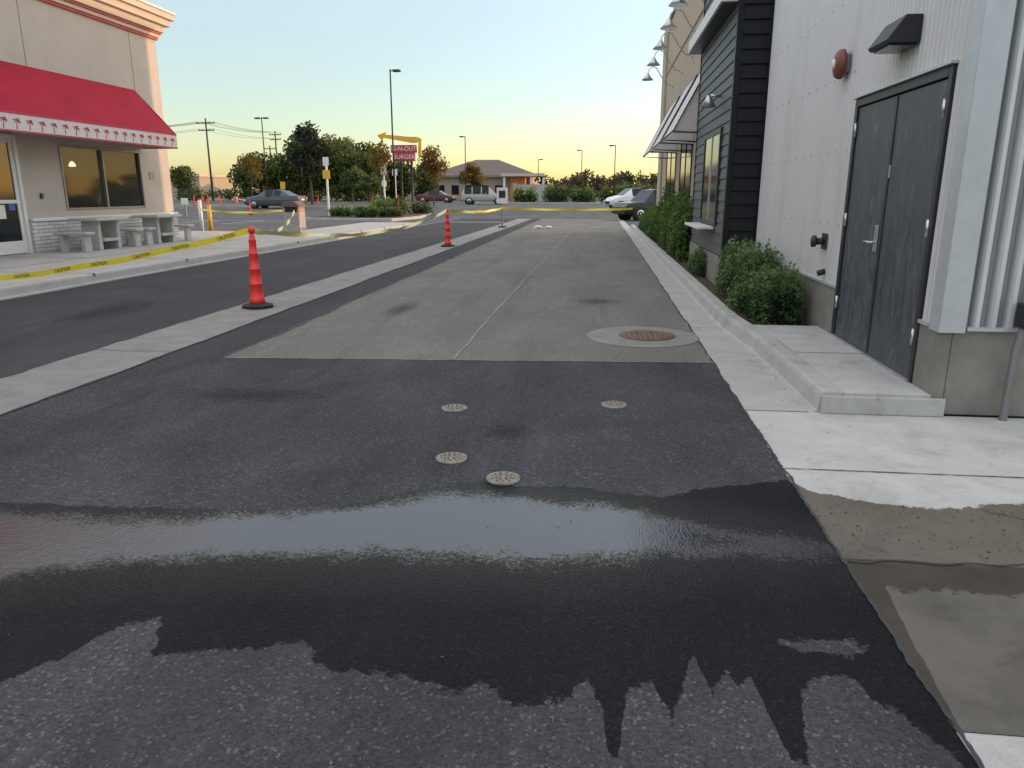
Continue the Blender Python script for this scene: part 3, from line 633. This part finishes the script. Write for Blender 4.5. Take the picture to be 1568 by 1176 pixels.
# ---------------------------------------------------------------- plants
m_hedge=leafmat('hedge_leaves',(.020,.044,.012),(.075,.145,.032),(.18,.26,.06))
m_bush=leafmat('bush_leaves',(.020,.042,.018),(.068,.13,.045),(.20,.28,.11))
m_tree=leafmat('tree_leaves',(.025,.042,.014),(.085,.12,.032),(.19,.18,.05))
m_treed=leafmat('dark_tree_leaves',(.010,.016,.012),(.025,.035,.022),(.06,.07,.035))
m_aut=leafmat('autumn_leaves',(.06,.055,.015),(.20,.13,.03),(.36,.20,.045))
m_farl=leafmat('far_leaves',(.03,.035,.025),(.075,.08,.045),(.15,.11,.05))
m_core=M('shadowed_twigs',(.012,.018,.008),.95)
def bush(name,x0,x1,y0,y1,h,n,leaf,mat,seed,z0=.1,lump=.18,spiky=0,bl=0):
    r=np.random.RandomState(seed); e=E(name,((x0+x1)/2,(y0+y1)/2,z0)); A=[];V=[]
    cx,cy=(x0+x1)/2,(y0+y1)/2; ax,ay=(x1-x0)/2,(y1-y0)/2
    th=r.rand(n)*2*np.pi; u=r.rand(n); ph=np.arccos(1-u*1.0); rad=(.74+.34*r.rand(n)**.8)
    k=.62
    sx=np.sign(np.cos(th))*np.abs(np.cos(th))**k; sy=np.sign(np.sin(th))*np.abs(np.sin(th))**k
    sr=np.sin(ph)**.6; X=sx*sr; Y=sy*sr; Z=(np.cos(ph)**.75)
    bm=np.sin(X*ax*9+seed)*np.cos(Y*ay*7.3+seed*2)+np.sin(Z*h*8+Y*ay*5)+.8*np.sin(X*ax*23+Z*h*19+seed)*np.sin(Y*ay*21+Z*h*13)
    sc=rad*(1+lump*bm*.5)
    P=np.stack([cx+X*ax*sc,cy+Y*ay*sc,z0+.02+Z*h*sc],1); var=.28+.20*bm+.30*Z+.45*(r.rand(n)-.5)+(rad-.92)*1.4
    ok=P[:,2]>z0; A.append(P[ok]);V.append(var[ok])
    for i in range(spiky):
        a=r.rand()*2*np.pi; q=r.rand()**.5*.85; bx,by=cx+ax*q*math.cos(a),cy+ay*q*math.sin(a); bh=h*r.uniform(.98,1.32); t=r.rand(46)
        A.append(np.stack([bx+t*r.uniform(-.12,.12)+r.normal(0,.014,46),by+t*r.uniform(-.12,.12)+r.normal(0,.014,46),z0+h*.6+t*(bh-h*.6)],1)); V.append(.35+.65*r.rand(46))
    P=np.concatenate(A); leafmesh('foliage',P,leaf,np.concatenate(V),mat,e,seed,.5)
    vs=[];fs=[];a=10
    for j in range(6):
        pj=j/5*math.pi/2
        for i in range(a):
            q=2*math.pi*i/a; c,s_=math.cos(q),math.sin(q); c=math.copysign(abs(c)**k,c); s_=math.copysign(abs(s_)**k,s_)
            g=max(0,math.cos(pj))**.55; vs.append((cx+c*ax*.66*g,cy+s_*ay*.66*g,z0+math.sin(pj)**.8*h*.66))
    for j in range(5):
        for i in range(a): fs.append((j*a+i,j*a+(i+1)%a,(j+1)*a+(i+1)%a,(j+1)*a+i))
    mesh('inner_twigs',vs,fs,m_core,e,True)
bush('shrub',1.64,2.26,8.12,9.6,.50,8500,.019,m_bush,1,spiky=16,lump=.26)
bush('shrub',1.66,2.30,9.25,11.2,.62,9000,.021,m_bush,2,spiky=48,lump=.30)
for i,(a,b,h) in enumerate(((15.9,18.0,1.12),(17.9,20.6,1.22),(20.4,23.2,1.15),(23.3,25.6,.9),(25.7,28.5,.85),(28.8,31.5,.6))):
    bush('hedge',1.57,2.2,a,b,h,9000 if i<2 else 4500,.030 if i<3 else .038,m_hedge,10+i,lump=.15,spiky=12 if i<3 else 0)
bush('shrub',1.62,2.2,13.0,14.0,.42,2500,.02,m_hedge,40)
for i,(x,y,h) in enumerate(((-13.5,43,.6),(-12.3,43.6,.5),(-15.3,44,.5),(-13,48,.9),(-14.6,50,.8),(-12.2,51,.7),(-15.3,52.5,.9))): bush('shrub',x-.7,x+.7,y-.7,y+.7,h,900,.07,m_tree if i%2 else m_hedge,60+i,z0=.15,lump=.3,spiky=5)
for i,(x,y,h) in enumerate(((8,48.5,1.0),(10,48.5,.9),(-2,86,1.5),(-5,86,1.7),(-8.5,86,1.4),(1.2,90,1.6),(3.5,90,1.9),(6,90,1.7))): bush('shrub',x-1.3,x+1.3,y-1,y+1,h,1200,.12,m_tree if i%2 else m_hedge,80+i,z0=zg(y)+.1,lump=.3)
def tree(name,x,y,h,cr,ch,n,leaf,mat,seed,cl=16,tr=.12,z=None,trunk=m_bark,sp=.34,fill=.85):
    z=zg(y) if z is None else z; r=np.random.RandomState(seed); e=E(name,(x,y,z)); cz=h-ch/2
    C=r.normal(size=(cl,3)); C/=np.linalg.norm(C,axis=1)[:,None]; C*=(r.rand(cl)**.45)[:,None]*fill
    C=C*np.array([cr,cr,ch/2])*.8; C[:,2]+=cz
    top=h*.75; pts=[(x,y,z)]
    for i in range(1,6): t=i/5; pts.append((x+r.normal(0,.04)*t*cr,y+r.normal(0,.04)*t*cr,z+top*t))
    tube('trunk',pts,tr,trunk,e,tr*.3)
    for i,c in enumerate(C):
        t0=r.uniform(.35,.95); zb=top*t0
        if c[2]<zb: zb=max(h-ch*1.02,c[2]-cr*.5)
        b=Vector((x,y,z+zb)); d=Vector((x+c[0],y+c[1],z+c[2])); m=b.lerp(d,.5)+Vector((0,0,-.05*cr)); tube('limb',[b,m,d],tr*.35,trunk,e,tr*.08)
    k=r.randint(0,cl,n); cs=sp*cr*(.6+.8*r.rand(cl)); d=r.normal(size=(n,3)); d/=np.linalg.norm(d,axis=1)[:,None]; d*=(r.rand(n)**.5)[:,None]
    P=C[k]+d*cs[k][:,None]*np.array([1.25,1.25,1.]); cv=r.rand(cl)
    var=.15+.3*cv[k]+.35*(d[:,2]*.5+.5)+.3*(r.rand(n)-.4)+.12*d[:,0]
    P+=np.array([x,y,z]); leafmesh('crown',P,leaf,var,mat,e,seed)
    return e
tree('dark_plum_tree',-24.4,62.5,7.0,2.0,5.2,3800,.15,m_treed,5,24,.13)
tree('young_tree',-33.3,70,5.6,1.4,3.8,900,.11,m_aut,6,14,.06,sp=.3)
tree('young_tree',-14.6,66,5.4,1.6,3.6,1700,.13,m_aut,7,16,.08)
tree('young_tree',-18.2,62,5.6,1.2,3.8,800,.11,m_aut,8,14,.06)
tree('round_tree',-46,80,4.8,1.7,3.6,2500,.16,m_tree,9,18,.1)
tree('round_tree',-16.9,100,5.4,1.9,4.2,2600,.17,m_aut,11,18,.12)
tree('round_tree',-30,90,4.6,1.8,3.4,1800,.17,m_tree,14,14,.1); tree('round_tree',-26,84,3.8,1.5,2.8,1500,.16,m_tree,15,14,.1)
def mass(name,items,n,leaf,mat,seed,zb=.3):
    r=np.random.RandomState(seed); P=[];V=[]
    for (x,y,h,w) in items:
        cl=9; C=np.stack([r.uniform(-w*.55,w*.55,cl),r.uniform(-w*.4,w*.4,cl),r.uniform(.18,.82,cl)*h],1); k=r.randint(0,cl,n)
        d=r.normal(size=(n,3)); d/=np.linalg.norm(d,axis=1)[:,None]; d*=(r.rand(n)**.45)[:,None]; s=np.array([w*.36,w*.36,h*.2])
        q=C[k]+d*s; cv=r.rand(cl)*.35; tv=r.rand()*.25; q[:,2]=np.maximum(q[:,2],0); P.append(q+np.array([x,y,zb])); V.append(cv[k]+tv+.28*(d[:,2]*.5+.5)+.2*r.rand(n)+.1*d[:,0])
    return leafmesh(name,np.concatenate(P),leaf,np.concatenate(V),mat,None,seed)
r=np.random.RandomState(21); it=[]
for i in range(24):
    t=i/23; x=-49+t*18; y=108+r.uniform(-6,10); h=[7.5,8.6,9.6,10.2,10.4,10.0,9.4,9.6,8.6,7.4][int(t*9.99)]*r.uniform(.92,1.05); it.append((x,y,h,r.uniform(3.,4.2)))
mass('tree_row',it,1400,.28,m_tree,22)
it=[(-29+r.uniform(-3,3),114+r.uniform(0,4),r.uniform(5,6.6),3.) for i in range(4)]; mass('tree_row',it,900,.25,m_tree,23)
it=[]
for i in range(75):
    x=-190+i*3.9+r.uniform(-1.5,1.5); it.append((x,175+r.uniform(-12,12),r.uniform(4.0,6.8)*(1 if x>-60 else .95),r.uniform(4,6.5)))
mass('distant_trees',it,380,.42,m_farl,24)
it=[(x+r.uniform(-1,1),128+r.uniform(-8,8),r.uniform(3.2,5.4),r.uniform(3,4.5)) for x in np.arange(-7.5,22,2.4)]; mass('distant_trees',it,600,.3,m_farl,25)
it=[(x,104+r.uniform(-2,2),r.uniform(1.2,2.6),2.6) for x in np.arange(-60,-30,2.)]; mass('far_hedge',it,260,.2,m_tree,26)
# ---------------------------------------------------------------- far buildings
fb=E('low_office_building',(-22,135,0)); z=.3
box('wall',-30,-12,134,148,z,z+4.2,m_tan,fb); box('side_wing',-36,-30.01,137,148,z,z+3.6,m_tan,fb)
def hip(n,x0,x1,y0,y1,z0,z1,p):
    d=min(x1-x0,y1-y0)/2; ym=(y0+y1)/2; v=[(x0,y0,z0),(x1,y0,z0),(x1,y1,z0),(x0,y1,z0),(x0+d,ym,z1),(x1-d,ym,z1)]
    return mesh(n,v,[(0,1,5,4),(1,2,5),(2,3,4,5),(3,0,4),(0,3,2,1)],m_roof,p)
hip('main_roof',-31.2,-10.8,132.8,149,z+4.2,z+7.2,fb); hip('wing_roof',-37,-29.5,136,149,z+3.6,z+5.8,fb)
box('portico_wall',-15.5,-13.0,131,133.9,z,z+4.0,m_orange,fb); box('portico_roof',-17,-9.5,129.5,133.95,z+4.02,z+4.5,m_corn,fb)
for x in (-16.6,-12,-9.9): box('portico_column',x,x+.35,129.8,130.2,z,z+4.0,m_white,fb)
for x in np.arange(-29,-17,2.6): box('window',x,x+1.3,133.94,133.99,z+1,z+2.6,m_dglass,fb)
box('eave_band',-31,-11,133.2,133.9,z+3.95,z+4.18,m_white,fb)
en=E('block_wall',(-8.5,98,.4)); box('panel',-11.2,-6.4,98,98.2,.4,2.6,m_patio,en)
for x in (-11.3,-8.9,-6.5): box('pier',x,x+.4,97.9,98.3,.4,2.75,m_tan,en,.02)
b2=E('retail_building',(-75,120,0)); box('wall',-100,-66,120,135,.3,4.2,m_tan,b2); box('parapet',-100.2,-65.8,119.8,135.2,4.2,4.6,m_corn,b2)
for x in np.arange(-98,-68,4): box('shopfront',x,x+2.6,119.9,119.98,.5,3.0,m_dglass,b2)
# ---------------------------------------------------------------- vehicles
def car(name,x,y,ang,L,prof,paint,wr=.33,wx=(.78,3.75),W=.9,rack=False,z=None,met=.3):
    z=zg(y)-.01 if z is None else z; e=E(name,(x,y,z)); T=Matrix.Translation((x,y,z))@Matrix.Rotation(ang,4,'Z')@Matrix.Translation((-L/2,0,0))
    mp=N(name+'_paint'); mp.base(paint); mp.rough(.35); mp.p.inputs['Metallic'].default_value=met; mp.p.inputs['Coat Weight'].default_value=.3
    v=[];f=[];mi=[]
    for (px,zl,zb,hb,zr,hr,fl) in prof:
        half=[(hb*.90,zl),(hb*.985,zl+.18),(hb,zl+(zb-zl)*.6),(hb*.97,zb),(hr,zr)]
        ring=[(px,-a,b) for a,b in half]+[(px,a,b) for a,b in half[::-1]]
        v+=[T@Vector(q) for q in ring]
    n=10
    for j in range(len(prof)-1):
        fl=prof[j][6]
        for i in range(n-1):
            f.append((j*n+i,j*n+i+1,(j+1)*n+i+1,(j+1)*n+i)); g=0
            if i in (3,5) and 's' in fl: g=1
            if i==4 and 'w' in fl: g=1
            mi.append(g)
        f.append((j*n+n-1,j*n,(j+1)*n,(j+1)*n+n-1)); mi.append(2)
    f.append(tuple(range(n))[::-1]); mi.append(0); f.append(tuple((len(prof)-1)*n+i for i in range(n))); mi.append(0)
    mesh('body',v,f,None,e,False,[mp.m,m_dglass,m_rub],mi)
    for q in wx:
        for s in (-1,1):
            c=T@Vector((q,s*(W-.10),wr)); ax=(T.to_3x3()@Vector((0,s,0)))
            lathe('wheel',[(wr,-.12),(wr,.08),(wr*.9,.115),(wr*.66,.12)],c,m_rub,e,24,ax); lathe('rim',[(wr*.64,.1),(wr*.6,.125),(wr*.2,.115),(wr*.15,.13)],c,m_steel,e,16,ax)
            lathe('arch',[(wr*1.2,-.1),(wr*1.2,.075)],c,m_rub,e,24,ax)
    def bx(nm,a,b,mt):
        o=box(nm,a[0],b[0],a[1],b[1],a[2],b[2],mt); o.data.transform(T); par(o,e)
    zz=prof[1][2]
    for s in (-1,1):
        y0,y1=sorted((s*.52,s*.83)); bx('tail_light',(-.02,y0,zz-.22),(.14,y1,zz-.06),m_sred); bx('head_light',(L-.22,y0,.58),(L-.02,y1,.70),m_white)
        y0,y1=sorted((s*.9,s*1.05)); xm=[q for q in prof if 's' in q[6]][-1][0]+.35; bx('mirror',(xm,y0,zz-.02),(xm+.12,y1,zz+.12),mp.m)
    bx('plate',(-.035,-.26,.62),(-.005,.26,.76),m_white); bx('bumper',(-.05,-.75,.32),(.02,.75,.5),m_dark); bx('grille',(L-.02,-.5,.4),(L+.02,.5,.6),m_dark)
    if rack:
        for s in (-.55,.55): bx('roof_rail',(1.0,s-.02,rack),(2.9,s+.02,rack+.05),m_dark)
    return e
sedan=[(0,.38,.72,.72,.76,.66,''),(.12,.28,.93,.85,.97,.76,''),(.75,.22,.97,.90,1.0,.74,'w'),(1.45,.20,.95,.91,1.37,.62,'s'),(2.05,.2,.94,.92,1.44,.61,''),(2.13,.2,.94,.92,1.445,.61,'s'),(2.8,.2,.93,.92,1.42,.62,'w'),(3.55,.2,.92,.91,.98,.74,''),(4.45,.24,.74,.85,.80,.70,''),(4.7,.3,.55,.74,.60,.6,'')]
suv=[(0,.42,.8,.80,.9,.72,''),(.08,.36,1.02,.88,1.08,.80,'w'),(.35,.32,1.04,.92,1.70,.72,'s'),(1.1,.3,1.04,.93,1.76,.72,''),(1.2,.3,1.04,.93,1.76,.72,'s'),(2.05,.3,1.03,.93,1.76,.72,''),(2.15,.3,1.03,.93,1.755,.72,'s'),(2.85,.3,1.02,.93,1.70,.70,'w'),(3.5,.3,1.02,.92,1.08,.8,''),(4.5,.34,.92,.88,.98,.76,''),(4.75,.4,.7,.82,.74,.7,'')]
hatch=[(0,.40,.8,.78,.85,.7,''),(.08,.34,.98,.85,1.02,.78,'w'),(.45,.3,1.0,.89,1.50,.66,'s'),(1.1,.28,.99,.90,1.58,.65,''),(1.2,.28,.99,.90,1.58,.65,'s'),(2.6,.28,.97,.90,1.52,.65,'w'),(3.3,.28,.96,.89,1.02,.76,''),(4.0,.3,.8,.85,.86,.7,''),(4.25,.36,.6,.76,.64,.62,'')]
car('sedan_car',-25.9,58.5,math.radians(176),4.7,sedan,(.07,.08,.09))
car('silver_suv',-11.9,78,math.radians(4),4.75,suv,(.42,.42,.40),.37,(.85,3.8),.93,1.78)
car('white_hatchback',2.5,58,math.radians(200),4.25,hatch,(.75,.75,.75),.32,(.7,3.4),.9,met=0)
car('black_suv',3.1,45,math.radians(208),4.75,suv,(.012,.014,.017),.38,(.85,3.8),.93,1.78,met=0)
car('sedan_car',-44,66,math.radians(5),4.7,sedan,(.35,.36,.38)); car('sedan_car',-20,92,math.radians(0),4.7,sedan,(.12,.04,.04))
def crumple(x,y,s,seed):
    r=np.random.RandomState(seed); v=[];f=[];k=9
    for j in range(5):
        for i in range(k):
            a=2*math.pi*i/k; ph=j/4*math.pi/2; rr=s*(math.cos(ph)*.9+.05)*r.uniform(.6,1.25); v.append((x+rr*math.cos(a)*1.6,y+rr*math.sin(a),.006+s*.7*math.sin(ph)*r.uniform(.7,1.2)))
    for j in range(4):
        for i in range(k): f.append((j*k+i,j*k+(i+1)%k,(j+1)*k+(i+1)%k,(j+1)*k+i))
    f.append(tuple(4*k+i for i in range(k))); mesh('crumpled_paper',v,f,m_white)
crumple(-2.75,33.6,.17,1); crumple(-2.3,34.0,.12,2)
r=np.random.RandomState(5); P=[]
for i in range(900):
    if i<450: P.append((r.uniform(1.08,3.2),r.uniform(3.02,3.6),.004))
    elif i<700: P.append((1.5-abs(r.normal(0,.09)),r.uniform(5.3,16),.004))
    else: P.append((r.uniform(-4,1.),r.uniform(1.4,9),.004))
leafmesh('gravel_litter',np.array(P),.006,r.rand(900),leafmat('litter',(.05,.04,.03),(.12,.09,.06),(.3,.28,.24)),None,3,20)
# ---------------------------------------------------------------- light
AZ=math.radians(59); EL=math.radians(4.5)
w=bpy.data.worlds.new('World'); S.world=w; w.use_nodes=True; nt=w.node_tree; bg=nt.nodes['Background']
sk=nt.nodes.new('ShaderNodeTexSky'); sk.sky_type='NISHITA'; sk.sun_disc=False; sk.sun_elevation=EL; sk.sun_rotation=AZ; sk.air_density=1.0; sk.dust_density=1.5; sk.ozone_density=1.5; sk.altitude=800
nt.links.new(sk.outputs[0],bg.inputs[0]); bg.inputs[1].default_value=.37
tc=nt.nodes.new('ShaderNodeTexCoord'); sx=nt.nodes.new('ShaderNodeSeparateXYZ'); nt.links.new(tc.outputs['Generated'],sx.inputs[0])
mr=nt.nodes.new('ShaderNodeMapRange'); mr.interpolation_type='SMOOTHSTEP'; nt.links.new(sx.outputs[2],mr.inputs[0]); mr.inputs[1].default_value=.0; mr.inputs[2].default_value=.85; mr.inputs[3].default_value=.10; mr.inputs[4].default_value=1.1
b2=nt.nodes.new('ShaderNodeBackground'); b2.inputs[0].default_value=(1.0,.92,.86,1); nt.links.new(mr.outputs[0],b2.inputs[1])  # whitish dome added over the sky texture, strongest overhead, as ambient fill
ad=nt.nodes.new('ShaderNodeAddShader'); nt.links.new(bg.outputs[0],ad.inputs[0]); nt.links.new(b2.outputs[0],ad.inputs[1]); nt.links.new(ad.outputs[0],nt.nodes['World Output'].inputs[0])
sl=bpy.data.lights.new('sun','SUN'); sl.energy=3.2; sl.angle=math.radians(.6); sl.color=(1.,.58,.32)
so=bpy.data.objects.new('sun',sl); COL.objects.link(so); sv=Vector((math.sin(AZ)*math.cos(EL),math.cos(AZ)*math.cos(EL),math.sin(EL))); so.rotation_mode='QUATERNION'; so.rotation_quaternion=sv.to_track_quat('Z','Y'); so.location=(30,20,20)
c=bpy.data.cameras.new('camera'); co=bpy.data.objects.new('camera',c); COL.objects.link(co); S.camera=co
c.sensor_width=36; c.lens=36*1132/1568; c.clip_end=2000; c.clip_start=.05
co.location=(0,0,1.5); co.rotation_euler=(math.radians(90-14.46),0,math.radians(6.63))
S.view_settings.view_transform='Standard'; S.view_settings.look='None'; S.view_settings.exposure=0
